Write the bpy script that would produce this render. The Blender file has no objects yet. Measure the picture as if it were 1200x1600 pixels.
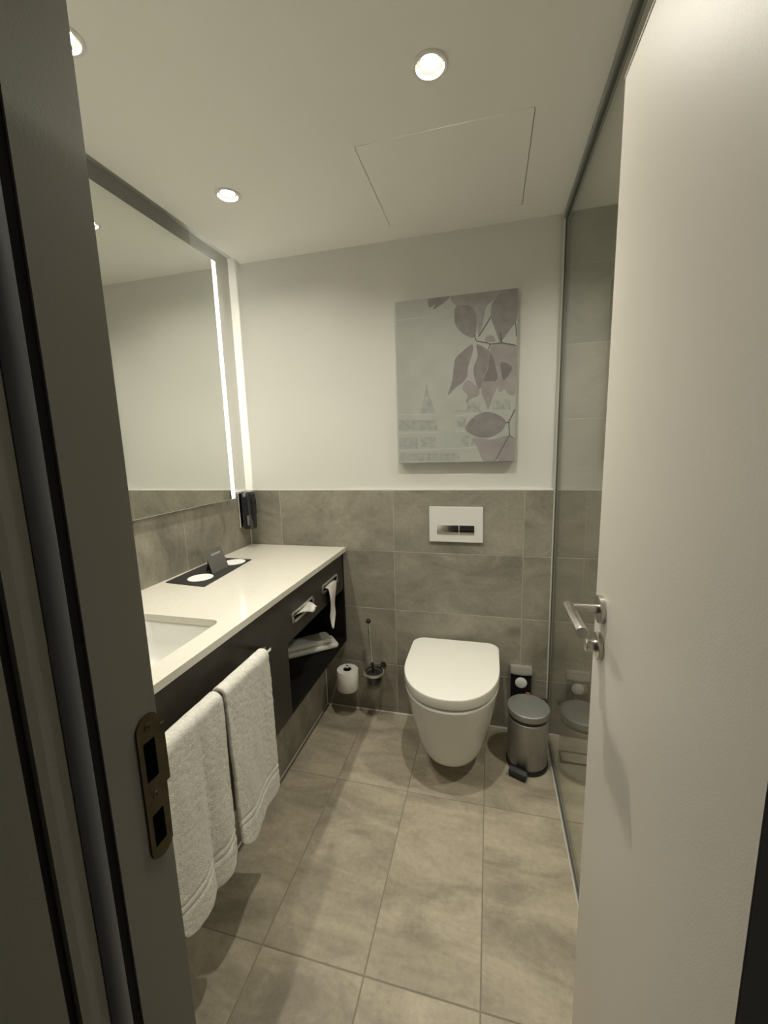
import bpy, bmesh, math, random
from mathutils import Vector, Matrix
random.seed(7)
scene = bpy.context.scene
COL = scene.collection
PI = math.pi

# ------------------------------------------------------------------ camera
cam = bpy.data.cameras.new('camera')
cam.sensor_fit = 'VERTICAL'
cam.sensor_height = 36.0
cam.lens = 638.49 / 1600 * 36.0
cam.clip_start = 0.01
cam_o = bpy.data.objects.new('camera', cam)
COL.objects.link(cam_o)
right = Vector((0.96859559, 0.24709054, -0.02772796))
down = Vector((0.01254199, -0.15992909, -0.98704883))
fwd = Vector((-0.24832494, 0.95570338, -0.15800562))
cam_o.matrix_world = Matrix(((right.x, -down.x, -fwd.x, 1.17644),
                             (right.y, -down.y, -fwd.y, -1.89368),
                             (right.z, -down.z, -fwd.z, 1.37936),
                             (0, 0, 0, 1)))
scene.camera = cam_o

# ------------------------------------------------------------------ world and exposure
world = bpy.data.worlds.new('dim_hall')
scene.world = world
world.use_nodes = True
wb = world.node_tree.nodes['Background']
wb.inputs['Color'].default_value = (0.85, 0.78, 0.72, 1)
wb.inputs['Strength'].default_value = 0.03
scene.view_settings.view_transform = 'Standard'
scene.view_settings.look = 'None'
scene.view_settings.gamma = 1.0
scene.view_settings.use_curve_mapping = False
scene.view_settings.exposure = 0.0

LAMP = (1.0, 0.952, 0.825)      # colour of the ceiling lamps
LAMP_POWER = 980.0   # glow of the lens
BEAM_POWER = 23.0    # downward beam of each lamp, W
LED_POWER = 130.0

# ------------------------------------------------------------------ materials
def mat(name, col, rough=0.5, metal=0.0, spec=0.5, emit=None, estr=0.0, noise=0.0, nscale=30.0, bump=0.0, bscale=200.0, coat=0.0):
    m = bpy.data.materials.new(name); m.use_nodes = True
    nt = m.node_tree; b = nt.nodes['Principled BSDF']
    b.inputs['Base Color'].default_value = (*col, 1)
    b.inputs['Roughness'].default_value = rough
    b.inputs['Metallic'].default_value = metal
    b.inputs['Specular IOR Level'].default_value = spec
    b.inputs['Coat Weight'].default_value = coat
    if emit:
        b.inputs['Emission Color'].default_value = (*emit, 1)
        b.inputs['Emission Strength'].default_value = estr
    tc = None
    if noise or bump:
        tc = nt.nodes.new('ShaderNodeTexCoord')
    if noise:
        n = nt.nodes.new('ShaderNodeTexNoise'); n.inputs['Scale'].default_value = nscale; n.inputs['Detail'].default_value = 5
        nt.links.new(tc.outputs['Object'], n.inputs['Vector'])
        r = nt.nodes.new('ShaderNodeValToRGB')
        r.color_ramp.elements[0].position = 0.3; r.color_ramp.elements[1].position = 0.7
        r.color_ramp.elements[0].color = (*[c * (1 - noise) for c in col], 1)
        r.color_ramp.elements[1].color = (*[min(1, c * (1 + noise)) for c in col], 1)
        nt.links.new(n.outputs['Fac'], r.inputs['Fac']); nt.links.new(r.outputs['Color'], b.inputs['Base Color'])
    if bump:
        n = nt.nodes.new('ShaderNodeTexNoise'); n.inputs['Scale'].default_value = bscale; n.inputs['Detail'].default_value = 3
        nt.links.new(tc.outputs['Object'], n.inputs['Vector'])
        bp = nt.nodes.new('ShaderNodeBump'); bp.inputs['Strength'].default_value = bump; bp.inputs['Distance'].default_value = 0.002
        nt.links.new(n.outputs['Fac'], bp.inputs['Height']); nt.links.new(bp.outputs['Normal'], b.inputs['Normal'])
    return m

def tile_mat(name, base, rough):
    """cleft-slate look: cloudy patches, diagonal veins and a fine relief; each tile samples its own patch"""
    m = bpy.data.materials.new(name); m.use_nodes = True
    nt = m.node_tree; N = nt.nodes; K = nt.links
    b = N['Principled BSDF']; b.inputs['Roughness'].default_value = rough; b.inputs['Specular IOR Level'].default_value = 0.4
    tc = N.new('ShaderNodeTexCoord'); oi = N.new('ShaderNodeObjectInfo')
    sc = N.new('ShaderNodeVectorMath'); sc.operation = 'SCALE'; sc.inputs['Scale'].default_value = 37.0
    cmb = N.new('ShaderNodeCombineXYZ')
    for i in range(3): K.new(oi.outputs['Random'], cmb.inputs[i])
    K.new(cmb.outputs[0], sc.inputs[0])
    add = N.new('ShaderNodeVectorMath'); add.operation = 'ADD'
    K.new(tc.outputs['Object'], add.inputs[0]); K.new(sc.outputs[0], add.inputs[1])
    mp = N.new('ShaderNodeMapping'); mp.inputs['Rotation'].default_value = (0.5, 0.6, 0.7); mp.inputs['Scale'].default_value = (1.0, 2.6, 1.6)
    K.new(add.outputs[0], mp.inputs['Vector'])
    n1 = N.new('ShaderNodeTexNoise'); n1.inputs['Scale'].default_value = 3.2; n1.inputs['Detail'].default_value = 9; n1.inputs['Roughness'].default_value = 0.62; n1.inputs['Distortion'].default_value = 0.7
    K.new(mp.outputs[0], n1.inputs['Vector'])
    n2 = N.new('ShaderNodeTexNoise'); n2.inputs['Scale'].default_value = 60; n2.inputs['Detail'].default_value = 6; n2.inputs['Roughness'].default_value = 0.7
    K.new(add.outputs[0], n2.inputs['Vector'])
    rp = N.new('ShaderNodeValToRGB'); e = rp.color_ramp.elements
    e[0].position = 0.33; e[0].color = (*[c * 0.68 for c in base], 1)
    e[1].position = 0.68; e[1].color = (*[c * 1.30 for c in base], 1)
    mid = rp.color_ramp.elements.new(0.5); mid.color = (*base, 1)
    K.new(n1.outputs['Fac'], rp.inputs['Fac'])
    mx = N.new('ShaderNodeMixRGB'); mx.blend_type = 'OVERLAY'; mx.inputs['Fac'].default_value = 0.28
    K.new(rp.outputs['Color'], mx.inputs['Color1']); K.new(n2.outputs['Fac'], mx.inputs['Color2'])
    K.new(mx.outputs['Color'], b.inputs['Base Color'])
    ad = N.new('ShaderNodeMath'); ad.operation = 'MULTIPLY_ADD'; ad.inputs[1].default_value = 0.35
    K.new(n2.outputs['Fac'], ad.inputs[0]); K.new(n1.outputs['Fac'], ad.inputs[2])
    bp = N.new('ShaderNodeBump'); bp.inputs['Strength'].default_value = 0.35; bp.inputs['Distance'].default_value = 0.004
    K.new(ad.outputs[0], bp.inputs['Height']); K.new(bp.outputs['Normal'], b.inputs['Normal'])
    return m

def glass_mat(name, tint, base_refl=0.04, gain=0.80, rough=0.0):
    m = bpy.data.materials.new(name); m.use_nodes = True
    nt = m.node_tree; N = nt.nodes; K = nt.links
    for n in list(N):
        if n.type != 'OUTPUT_MATERIAL': N.remove(n)
    out = N['Material Output']
    tr = N.new('ShaderNodeBsdfTransparent'); tr.inputs['Color'].default_value = (*tint, 1)
    gl = N.new('ShaderNodeBsdfGlossy'); gl.inputs['Roughness'].default_value = rough
    lw = N.new('ShaderNodeLayerWeight'); lw.inputs['Blend'].default_value = 0.5
    pw = N.new('ShaderNodeMath'); pw.operation = 'POWER'; pw.inputs[1].default_value = 5
    K.new(lw.outputs['Facing'], pw.inputs[0])
    ma = N.new('ShaderNodeMath'); ma.operation = 'MULTIPLY_ADD'; ma.inputs[1].default_value = gain; ma.inputs[2].default_value = base_refl
    K.new(pw.outputs[0], ma.inputs[0])
    mx = N.new('ShaderNodeMixShader')
    K.new(ma.outputs[0], mx.inputs['Fac']); K.new(tr.outputs[0], mx.inputs[1]); K.new(gl.outputs[0], mx.inputs[2])
    K.new(mx.outputs[0], out.inputs['Surface'])
    return m

M = dict(
    paint=mat('white_wall_paint', (0.74, 0.73, 0.685), 0.85, spec=0.2, bump=0.08, bscale=350),
    ceil=mat('ceiling_paint', (0.89, 0.88, 0.83), 0.9, spec=0.15, bump=0.05, bscale=300),
    wtile=tile_mat('wall_slate_tile', (0.285, 0.262, 0.212), 0.55),
    ftile=tile_mat('floor_slate_tile', (0.385, 0.335, 0.255), 0.50),
    wgrout=mat('wall_grout', (0.46, 0.43, 0.37), 0.9, noise=0.1),
    fgrout=mat('floor_grout', (0.24, 0.215, 0.175), 0.9, noise=0.1),
    caulk=mat('pale_silicone', (0.62, 0.60, 0.54), 0.5),
    doorp=mat('white_door_lacquer', (0.74, 0.70, 0.64), 0.45, spec=0.35, bump=0.12, bscale=500),
    frame=mat('grey_frame_lacquer', (0.28, 0.27, 0.235), 0.5, spec=0.35, bump=0.06, bscale=400),
    seal=mat('dark_rubber_seal', (0.12, 0.125, 0.14), 0.55),
    groove=mat('dark_groove', (0.03, 0.028, 0.03), 0.9, spec=0.1),
    hole=mat('black_recess', (0.004, 0.004, 0.004), 1.0, spec=0.0),
    satinc=mat('satin_chrome', (0.72, 0.71, 0.67), 0.30, metal=0.75),
    gapshade=mat('grey_gap_shade', (0.52, 0.52, 0.49), 0.7),  # grey that stands in for shade in the ceiling slot
    profile=mat('grey_profile', (0.30, 0.31, 0.295), 0.4, metal=0.35),
    brass=mat('aged_brass_plate', (0.085, 0.066, 0.030), 0.5, metal=0.6, noise=0.2, nscale=60),
    steel=mat('brushed_steel', (0.55, 0.53, 0.49), 0.28, metal=1.0, noise=0.06, nscale=80),
    satin=mat('satin_bin_steel', (0.36, 0.355, 0.34), 0.42, metal=0.85, noise=0.05, nscale=40),
    lidst=mat('bin_lid_steel', (0.36, 0.36, 0.35), 0.5, metal=0.75),
    chrome=mat('chrome', (0.78, 0.77, 0.74), 0.07, metal=1.0),
    alu=mat('anodised_aluminium', (0.45, 0.46, 0.46), 0.35, metal=0.85),
    aludark=mat('dark_glazing_seal', (0.085, 0.09, 0.075), 0.5),
    black=mat('black_plastic', (0.012, 0.012, 0.013), 0.3),
    blackg=mat('smoked_black_plastic', (0.014, 0.018, 0.02), 0.12, coat=0.5),
    cab=mat('dark_brown_laminate', (0.036, 0.030, 0.023), 0.42, spec=0.4, noise=0.18, nscale=25),
    niche=mat('black_laminate', (0.008, 0.007, 0.006), 0.6, spec=0.2),
    counter=mat('cream_composite_stone', (0.73, 0.70, 0.62), 0.11, spec=0.5, noise=0.025, nscale=90),
    ceramic=mat('white_ceramic', (0.80, 0.79, 0.75), 0.12, spec=0.5, coat=0.3),
    seatp=mat('white_seat_plastic', (0.82, 0.80, 0.74), 0.22, spec=0.5),
    plate=mat('white_plastic_plate', (0.80, 0.79, 0.75), 0.3),
    terry=mat('white_terry', (0.74, 0.72, 0.66), 0.95, spec=0.05, noise=0.10, nscale=140, bump=1.0, bscale=420),
    paper=mat('white_tissue', (0.80, 0.78, 0.73), 0.9, spec=0.05, bump=0.2, bscale=250),
    core=mat('cardboard_core', (0.05, 0.04, 0.03), 0.9),
    mirror=mat('silvered_glass', (0.86, 0.88, 0.85), 0.0, metal=1.0),
    medge=mat('mirror_edge', (0.60, 0.64, 0.58), 0.2),
    frost=mat('frosted_strip', (0.9, 0.9, 0.86), 0.5, emit=(1.0, 0.99, 0.90), estr=2.4),
    led=mat('led_strip', (0.9, 0.9, 0.9), 0.5, emit=(1.0, 0.98, 0.88), estr=LED_POWER),
    ring=mat('white_lamp_ring', (0.80, 0.79, 0.75), 0.35),
    slate=mat('dark_grey_tray', (0.028, 0.027, 0.028), 0.45, noise=0.1),
    card=mat('grey_card', (0.115, 0.11, 0.10), 0.7),
    cardline=mat('pale_print', (0.33, 0.32, 0.30), 0.8),
    disc=mat('white_paper_disc', (0.86, 0.85, 0.83), 0.8),
    canvas=mat('pale_grey_green_print', (0.42, 0.43, 0.395), 0.75, noise=0.06, nscale=12),
    cside=mat('white_canvas_side', (0.42, 0.42, 0.40), 0.8),
    leafL=mat('mauve_leaf_print', (0.245, 0.222, 0.220), 0.75, noise=0.13, nscale=22),
    leafP=mat('pale_mauve_leaf_print', (0.31, 0.288, 0.28), 0.75, noise=0.12, nscale=18),
    leafD=mat('dark_mauve_leaf_print', (0.19, 0.173, 0.172), 0.75, noise=0.10, nscale=22),
    twig=mat('dark_twig_print', (0.11, 0.10, 0.105), 0.75),
    build=mat('faint_building_print', (0.36, 0.37, 0.345), 0.75, noise=0.14, nscale=60),
    bline=mat('pale_line_print', (0.48, 0.49, 0.46), 0.75),
    pane=glass_mat('clear_shower_glass', (0.95, 0.965, 0.945)),
    cup=glass_mat('brush_cup_glass', (0.82, 0.84, 0.80), 0.06, 0.8, 0.05),
    red=mat('red_tab', (0.35, 0.04, 0.03), 0.5),
    hallfloor=mat('dark_hall_carpet', (0.05, 0.04, 0.035), 0.95, noise=0.2, nscale=200),
)

# ------------------------------------------------------------------ helpers
def root_offset(p):
    v = Vector((0, 0, 0))
    while p is not None:
        v += p.location; p = p.parent
    return v

def obj(name, bm, m, parent=None, smooth=None, kind=None):
    """link a bmesh given in world coordinates as one mesh object under its parent"""
    bmesh.ops.recalc_face_normals(bm, faces=bm.faces)
    if smooth is not None:
        lim = math.radians(smooth)
        for f in bm.faces: f.smooth = True
        for e in bm.edges:
            if len(e.link_faces) == 2 and e.calc_face_angle(0) > lim: e.smooth = False
    me = bpy.data.meshes.new(name)
    org = root_offset(parent)
    if org.length: bmesh.ops.translate(bm, verts=bm.verts, vec=-org)
    bm.to_mesh(me); bm.free()
    for x in (m if isinstance(m, (list, tuple)) else [m]): me.materials.append(x)
    o = bpy.data.objects.new(name, me); COL.objects.link(o)
    if parent is not None: o.parent = parent
    if kind: o['kind'] = kind
    return o

def tag(o, label, cat, group=None):
    o['label'] = label; o['category'] = cat
    if group: o['group'] = group
    return o

def thing(name, label, cat, loc, group=None):
    o = bpy.data.objects.new(name, None); COL.objects.link(o)
    o.empty_display_size = 0.05
    o.location = loc
    return tag(o, label, cat, group)

def structure(name, loc, label=None):
    o = bpy.data.objects.new(name, None); COL.objects.link(o)
    o.empty_display_size = 0.05; o.location = loc; o['kind'] = 'structure'
    if label: o['label'] = label
    return o

def B(): return bmesh.new()

def box(bm, x0, x1, y0, y1, z0, z1, bevel=0.0, seg=1):
    if x0 > x1: x0, x1 = x1, x0
    if y0 > y1: y0, y1 = y1, y0
    if z0 > z1: z0, z1 = z1, z0
    r = bmesh.ops.create_cube(bm, size=1.0)
    for v in r['verts']:
        v.co = Vector((x0 + (v.co.x + .5) * (x1 - x0), y0 + (v.co.y + .5) * (y1 - y0), z0 + (v.co.z + .5) * (z1 - z0)))
    if bevel:
        es = list({e for v in r['verts'] for e in v.link_edges})
        bmesh.ops.bevel(bm, geom=es, offset=bevel, segments=seg, affect='EDGES', profile=0.5)
    return bm

def loft(bm, rings, cap0=True, cap1=True, closed=True):
    R = [[bm.verts.new(p) for p in r] for r in rings]
    n = len(R[0])
    for a, b in zip(R, R[1:]):
        for i in range(n if closed else n - 1):
            j = (i + 1) % n
            bm.faces.new((a[i], a[j], b[j], b[i]))
    if cap0: bm.faces.new(list(reversed(R[0])))
    if cap1: bm.faces.new(R[-1])
    return R

def frame_of(d):
    d = d.normalized()
    a = Vector((0, 0, 1)) if abs(d.z) < 0.9 else Vector((1, 0, 0))
    u = d.cross(a).normalized(); v = d.cross(u).normalized()
    return u, v

def tube(bm, path, r, seg=12):
    path = [Vector(p) for p in path]
    rings = []
    for i, p in enumerate(path):
        d = (path[min(i + 1, len(path) - 1)] - path[max(i - 1, 0)])
        u, v = frame_of(d)
        rr = r[i] if isinstance(r, (list, tuple)) else r
        rings.append([p + u * math.cos(2 * PI * k / seg) * rr + v * math.sin(2 * PI * k / seg) * rr for k in range(seg)])
    # keep ring twist continuous
    for a in range(1, len(rings)):
        best = min(range(seg), key=lambda s: sum((rings[a][(k + s) % seg] - rings[a - 1][k]).length_squared for k in range(seg)))
        rings[a] = rings[a][best:] + rings[a][:best]
    loft(bm, rings)
    return bm

def lathe(bm, c, prof, seg=40, axis='z', cap0=True, cap1=True):
    """prof: (radius, height along axis) from the point c"""
    rings = []
    for r, h in prof:
        ring = []
        for k in range(seg):
            a = 2 * PI * k / seg; p, q = r * math.cos(a), r * math.sin(a)
            if axis == 'z': ring.append((c[0] + p, c[1] + q, c[2] + h))
            elif axis == 'x': ring.append((c[0] + h, c[1] + p, c[2] + q))
            else: ring.append((c[0] + p, c[1] + h, c[2] + q))
        rings.append(ring)
    loft(bm, rings, cap0, cap1)
    return bm

def prism(bm, pts, fn, t0, t1):
    """pts 2-D outline; fn(p, t) -> 3-D"""
    loft(bm, [[fn(p, t0) for p in pts], [fn(p, t1) for p in pts]])
    return bm

def rrect(x0, x1, y0, y1, r, n=6):
    out = []
    for cx, cy, a0 in ((x1 - r, y1 - r, 0), (x0 + r, y1 - r, PI / 2), (x0 + r, y0 + r, PI), (x1 - r, y0 + r, 1.5 * PI)):
        for k in range(n + 1):
            a = a0 + PI / 2 * k / n
            out.append((cx + r * math.cos(a), cy + r * math.sin(a)))
    return out

def ring_plate(bm, outer, inner, fn, t0, t1):
    """flat plate with a hole: outer and inner outlines have the same count"""
    n = len(outer)
    vs = {}
    for key, pts, t in (('a', outer, t0), ('b', inner, t0), ('c', outer, t1), ('d', inner, t1)):
        vs[key] = [bm.verts.new(fn(p, t)) for p in pts]
    for i in range(n):
        j = (i + 1) % n
        for p, q in (('a', 'b'), ('c', 'd'), ('a', 'c'), ('b', 'd')):
            bm.faces.new((vs[p][i], vs[p][j], vs[q][j], vs[q][i]))
    return bm

def sheet_with_holes(bm, x0, x1, y0, y1, z, rects, circles):
    """horizontal sheet; rects (x0,x1,y0,y1) left open; circles (cx,cy,r) cut round"""
    cells = list(rects) + [(cx - r * 1.5, cx + r * 1.5, cy - r * 1.5, cy + r * 1.5) for cx, cy, r in circles]
    xs = sorted({x0, x1, *[c[0] for c in cells], *[c[1] for c in cells]})
    ys = sorted({y0, y1, *[c[2] for c in cells], *[c[3] for c in cells]})
    for a, b in zip(xs, xs[1:]):
        for c, d in zip(ys, ys[1:]):
            mx, my = (a + b) / 2, (c + d) / 2
            if any(q[0] < mx < q[1] and q[2] < my < q[3] for q in cells): continue
            bm.faces.new([bm.verts.new(p) for p in ((a, c, z), (b, c, z), (b, d, z), (a, d, z))])
    for cx, cy, r in circles:
        n = 48; h = r * 1.5
        o, i = [], []
        for k in range(n):
            a = 2 * PI * k / n; ca, sa = math.cos(a), math.sin(a)
            s = h / max(abs(ca), abs(sa))
            o.append(bm.verts.new((cx + ca * s, cy + sa * s, z))); i.append(bm.verts.new((cx + ca * r, cy + sa * r, z)))
        for k in range(n):
            j = (k + 1) % n
            bm.faces.new((o[k], o[j], i[j], i[k]))
    bmesh.ops.remove_doubles(bm, verts=bm.verts, dist=1e-5)

_tile_cache = {}
def tile(name, parent, m, axis, u0, u1, v0, v1, face, depth=0.009, ch=0.0012):
    """one tile: axis is the normal direction ('z' up, 'y' facing -y, 'x' facing +x); u,v its extent; face its outer plane.
       Alike tiles share one mesh."""
    w, h = u1 - u0, v1 - v0
    key = (axis, round(w, 3), round(h, 3), m.name)
    if key not in _tile_cache:
        bm = B()
        o = [(-w/2, -h/2), (w/2, -h/2), (w/2, h/2), (-w/2, h/2)]
        i = [(-w/2 + ch, -h/2 + ch), (w/2 - ch, -h/2 + ch), (w/2 - ch, h/2 - ch), (-w/2 + ch, h/2 - ch)]
        f = {'z': lambda p, t: (p[0], p[1], -t), 'y': lambda p, t: (p[0], t, p[1]), 'x': lambda p, t: (-t, p[0], p[1])}[axis]
        loft(bm, [[f(p, depth) for p in o], [f(p, ch) for p in o], [f(p, 0) for p in i]])
        bmesh.ops.recalc_face_normals(bm, faces=bm.faces)
        me = bpy.data.meshes.new(name); bm.to_mesh(me); bm.free(); me.materials.append(m)
        _tile_cache[key] = me
    o = bpy.data.objects.new(name, _tile_cache[key]); COL.objects.link(o)
    c = {'z': Vector(((u0+u1)/2, (v0+v1)/2, face)), 'y': Vector(((u0+u1)/2, face, (v0+v1)/2)), 'x': Vector((face, (u0+u1)/2, (v0+v1)/2))}[axis]
    jit = (random.random() - 0.5) * 0.0006
    c += {'z': Vector((0, 0, jit)), 'y': Vector((0, jit, 0)), 'x': Vector((jit, 0, 0))}[axis]
    o.parent = parent; o.location = c - root_offset(parent)
    return o

def spans(lo, hi, origin, step):
    """cut [lo,hi] at origin + k*step"""
    k = math.floor((lo - origin) / step) + 1
    cuts = [lo]
    while origin + k * step < hi - 0.004:
        if origin + k * step > lo + 0.004: cuts.append(origin + k * step)
        k += 1
    cuts.append(hi)
    return list(zip(cuts, cuts[1:]))

# ------------------------------------------------------------------ the room
H = 2.268            # ceiling
XP, XT = -0.070, -0.053   # left wall: paint, tile face
GX = 1.455           # glass partition
XR = 2.30            # far side of the shower
YF, YH = -1.577, -1.75    # door wall: room face, hall face
ZT = 1.172           # top of the tiling
J = 0.0014          # half a joint
DX0, DX1, DZ = 0.842, 1.402, 1.985   # door opening

# floor: grout bed and one object per tile
floor = obj('floor', box(B(), XP - .1, XR + .05, YF, 0.06, -0.06, -0.0012), M['fgrout'], kind='structure')
for u0, u1 in spans(0.345, GX, 0.572, 0.3):
    for v0, v1 in spans(YF, -0.002, -0.471, 0.6):
        tile('floor_tile', floor, M['ftile'], 'z', u0 + J, u1 - J, v0 + J, v1 - J, 0.0)
for u0, u1 in spans(GX + .014, XR, 0.572, 0.3):
    for v0, v1 in spans(YF, -0.002, -0.471, 0.6):
        tile('shower_floor_tile', floor, M['ftile'], 'z', u0 + J, u1 - J, v0 + J, v1 - J, 0.0)

# back wall: painted above, tiled below
wall_back = obj('wall_back', box(B(), XP - .1, XR + .05, 0.012, 0.10, -0.06, H + .1), M['paint'], kind='structure')
obj('grout_bed', box(B(), XT - .018, GX + .01, 0.0012, 0.0121, 0, ZT), M['wgrout'], wall_back)
obj('shower_grout_bed', box(B(), GX + .01, XR, 0.0012, 0.0121, 0, H), M['wgrout'], wall_back)
for v0, v1 in spans(0.002, ZT, 0.272, 0.3):
    for u0, u1 in spans(XT, GX, 0.130, 0.6):
        tile('wall_tile', wall_back, M['wtile'], 'y', u0 + J, u1 - J, v0 + J, v1 - J, 0.0)
for v0, v1 in spans(0.002, H, 0.272, 0.3):
    for u0, u1 in spans(GX + .012, XR, 0.130, 0.6):
        tile('shower_wall_tile', wall_back, M['wtile'], 'y', u0 + J, u1 - J, v0 + J, v1 - J, 0.0)

# left wall
wall_left = obj('wall_left', box(B(), -0.16, XP, YF, 0.012, -0.06, H + .1), M['paint'], kind='structure')
obj('grout_bed', box(B(), XP - .0001, XT - .0012, YF, 0.0, 0.39, ZT), M['wgrout'], wall_left)
for v0, v1 in spans(0.40, ZT, 0.272, 0.3):
    for u0, u1 in spans(YF, -0.001, -0.480, 0.6):
        tile('wall_tile', wall_left, M['wtile'], 'x', u0 + J, u1 - J, v0 + J, v1 - J, XT)

# tiled pipe casing under the vanity
casing = obj('wall_left_casing', box(B(), XP, 0.3338, YF, 0.0, -0.01, 0.379), M['wgrout'], kind='structure')
for v0, v1 in spans(0.003, 0.379, 0.272, 0.3):
    for u0, u1 in spans(YF, -0.001, -0.480, 0.6):
        tile('wall_tile', casing, M['wtile'], 'x', u0 + J, u1 - J, v0 + J, v1 - J, 0.335)

# right and front walls
obj('wall_right', box(B(), XR, XR + .1, YF, 0.1, -.06, H + .1), M['wtile'], kind='structure')
wf = B()
box(wf, -0.16, DX0 - .055, YH, YF, -.06, H + .1)
box(wf, DX1 + .055, XR + .1, YH, YF, -.06, H + .1)
box(wf, DX0 - .055, DX1 + .055, YH, YF, DZ + .05, H + .1)
obj('wall_front', wf, M['paint'], kind='structure')
obj('floor_hall', box(B(), -1.2, 2.4, -3.4, YF, -0.06, -0.002), M['hallfloor'], kind='structure')

# ceiling with round lamp cut-outs and an access hatch
LAMPS = [(1.028, -0.771), (0.273, -0.477), (0.272, -1.059), (1.88, -0.77)]  # the last one is added, out of view, to light the shower
HATCH = (0.771, 1.285, -0.572, -0.101)
SLOT = 0.0           # a narrow slot runs along the mirror wall, its shade put into the grey
cb = B()
sheet_with_holes(cb, SLOT, XR + .1, YF - .05, 0.05, H, [HATCH], [(x, y, 0.036) for x, y in LAMPS])
ceiling = obj('ceiling', cb, M['ceil'], kind='structure')
obj('shadow_gap', box(B(), SLOT, SLOT + .004, YF - .05, 0.012, H + .0003, H + .034), M['gapshade'], ceiling)
obj('shadow_gap_top', box(B(), XP - .1, SLOT + .02, YF - .05, 0.05, H + .034, H + .04), M['gapshade'], ceiling)
obj('gap_shade_strip', box(B(), XP + .0003, XP + .003, YF, -.255, H - .026, H + .0338), M['gapshade'], ceiling)  # grey strip on the wall, painted shade above the mirror
obj('ceiling_slab', box(B(), XP - .1, XR + .1, YF - .05, 0.1, H + .06, H + .12), M['ceil'], ceiling)
hb = box(B(), HATCH[0] + .0016, HATCH[1] - .0016, HATCH[2] + .0016, HATCH[3] - .0008, H - 0.0004, H + .018, bevel=.0006)
obj('access_hatch', hb, M['ceil'], ceiling)

# white ledge on top of the tiling, and silicone lines
obj('trim_1', box(B(), XT, GX - .004, 0.0, 0.012, ZT, ZT + .0045), M['ring'], kind='structure')
obj('trim_2', box(B(), XP, XT, YF, 0.0, ZT, ZT + .0045), M['ring'], kind='structure')
def bead(name, a, b, n1, n2, r):
    a, b, n1, n2 = Vector(a), Vector(b), Vector(n1) * r, Vector(n2) * r
    bm = B(); loft(bm, [[a, a + n1, a + n2], [b, b + n1, b + n2]])
    return obj(name, bm, M['caulk'], kind='structure')
bead('trim_3', (0.335, 0, 0), (GX, 0, 0), (0, -1, 0), (0, 0, 1), .005)
bead('trim_4', (0.335, YF, 0), (0.335, 0, 0), (1, 0, 0), (0, 0, 1), .004)
bead('trim_5', (0.335, 0, 0), (0.335, 0, .38), (1, 0, 0), (0, -1, 0), .004)
bead('trim_6', (XT, 0, .884), (XT, 0, ZT), (1, 0, 0), (0, -1, 0), .004)
bead('trim_7', (GX, YF, 0), (GX, 0, 0), (-1, 0, 0), (0, 0, 1), .006)
bead('trim_8', (GX, 0, 0), (GX, 0, H), (-1, 0, 0), (0, -1, 0), .006)

# ------------------------------------------------------------------ ceiling lamps
LN = ['recessed ceiling lamp in front of the access hatch, brightest and nearest the glass',
      'small recessed ceiling lamp above the countertop, nearest the back wall',
      'recessed ceiling lamp half hidden behind the grey door frame',
      'added ceiling lamp inside the shower, out of view, lighting what shows through the glass']
LOUT = [1.12, 0.62, 0.80, 1.9]     # the lamps are not equally bright
for (x, y), lab, out_ in zip(LAMPS, LN, LOUT):
    t = thing('ceiling_lamp', lab, 'ceiling lamp', (x, y, H), 'recessed ceiling lamps')
    rb = lathe(B(), (x, y, H), [(.0355, .012), (.0355, .0), (.0435, .0), (.0435, -.002), (.0405, -.0042), (.0335, -.0035), (.032, .002), (.032, .026), (.0345, .026), (.0355, .012)], 48, cap0=False, cap1=False)
    obj('ring', rb, M['ring'], t, smooth=35)
    gb = lathe(B(), (x, y, H), [(.0318, .025), (.0318, .0055), (.0310, .0050), (.0228, .0060), (.0222, .0070), (.0222, .025)], 40, cap0=False, cap1=False)
    obj('gimbal', gb, M['ring'], t, smooth=35)
    lb = lathe(B(), (x, y, H), [(.0001, .0095), (.012, .0090), (.0218, .0105), (.0218, .020), (.0001, .020)], 40)
    obj('lens', lb, mat('lamp_lens', (0.9, 0.9, 0.9), 0.4, emit=LAMP, estr=LAMP_POWER * out_), t, smooth=35)
    sl_ = bpy.data.lights.new('beam', 'SPOT'); sl_.energy = BEAM_POWER * out_; sl_.color = LAMP
    sl_.spot_size = math.radians(92); sl_.spot_blend = 1.0; sl_.shadow_soft_size = .014
    so = bpy.data.objects.new('beam', sl_); COL.objects.link(so); so.parent = t; so.location = (0, 0, .004)

# ------------------------------------------------------------------ glass partition
gp = thing('glass_partition', 'tall clear glass shower partition in grey metal channels, right of the toilet', 'glass partition', (GX, -0.75, 0))
obj('pane', box(B(), GX + .002, GX + .010, YF + .004, -0.004, 0.012, H - .018), M['pane'], gp)
def channel(x0, x1, y0, y1, z0, z1):
    return box(B(), x0, x1, y0, y1, z0, z1, bevel=.001)
obj('top_channel', channel(GX - .006, GX + .016, YF + .001, -0.001, H - .024, H - .0005), M['profile'], gp)
obj('top_seal', box(B(), GX - .001, GX + .013, YF + .001, -0.012, H - .034, H - .0245), M['aludark'], gp)
obj('wall_channel', channel(GX - .001, GX + .013, -0.012, -0.0003, 0.014, H - .0245), M['aludark'], gp)
obj('floor_channel', channel(GX - .002, GX + .013, YF + .001, -0.001, 0.0004, 0.012), M['alu'], gp)
obj('floor_seal', box(B(), GX + .0003, GX + .0115, YF + .001, -0.013, 0.0122, 0.017), M['aludark'], gp)

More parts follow.
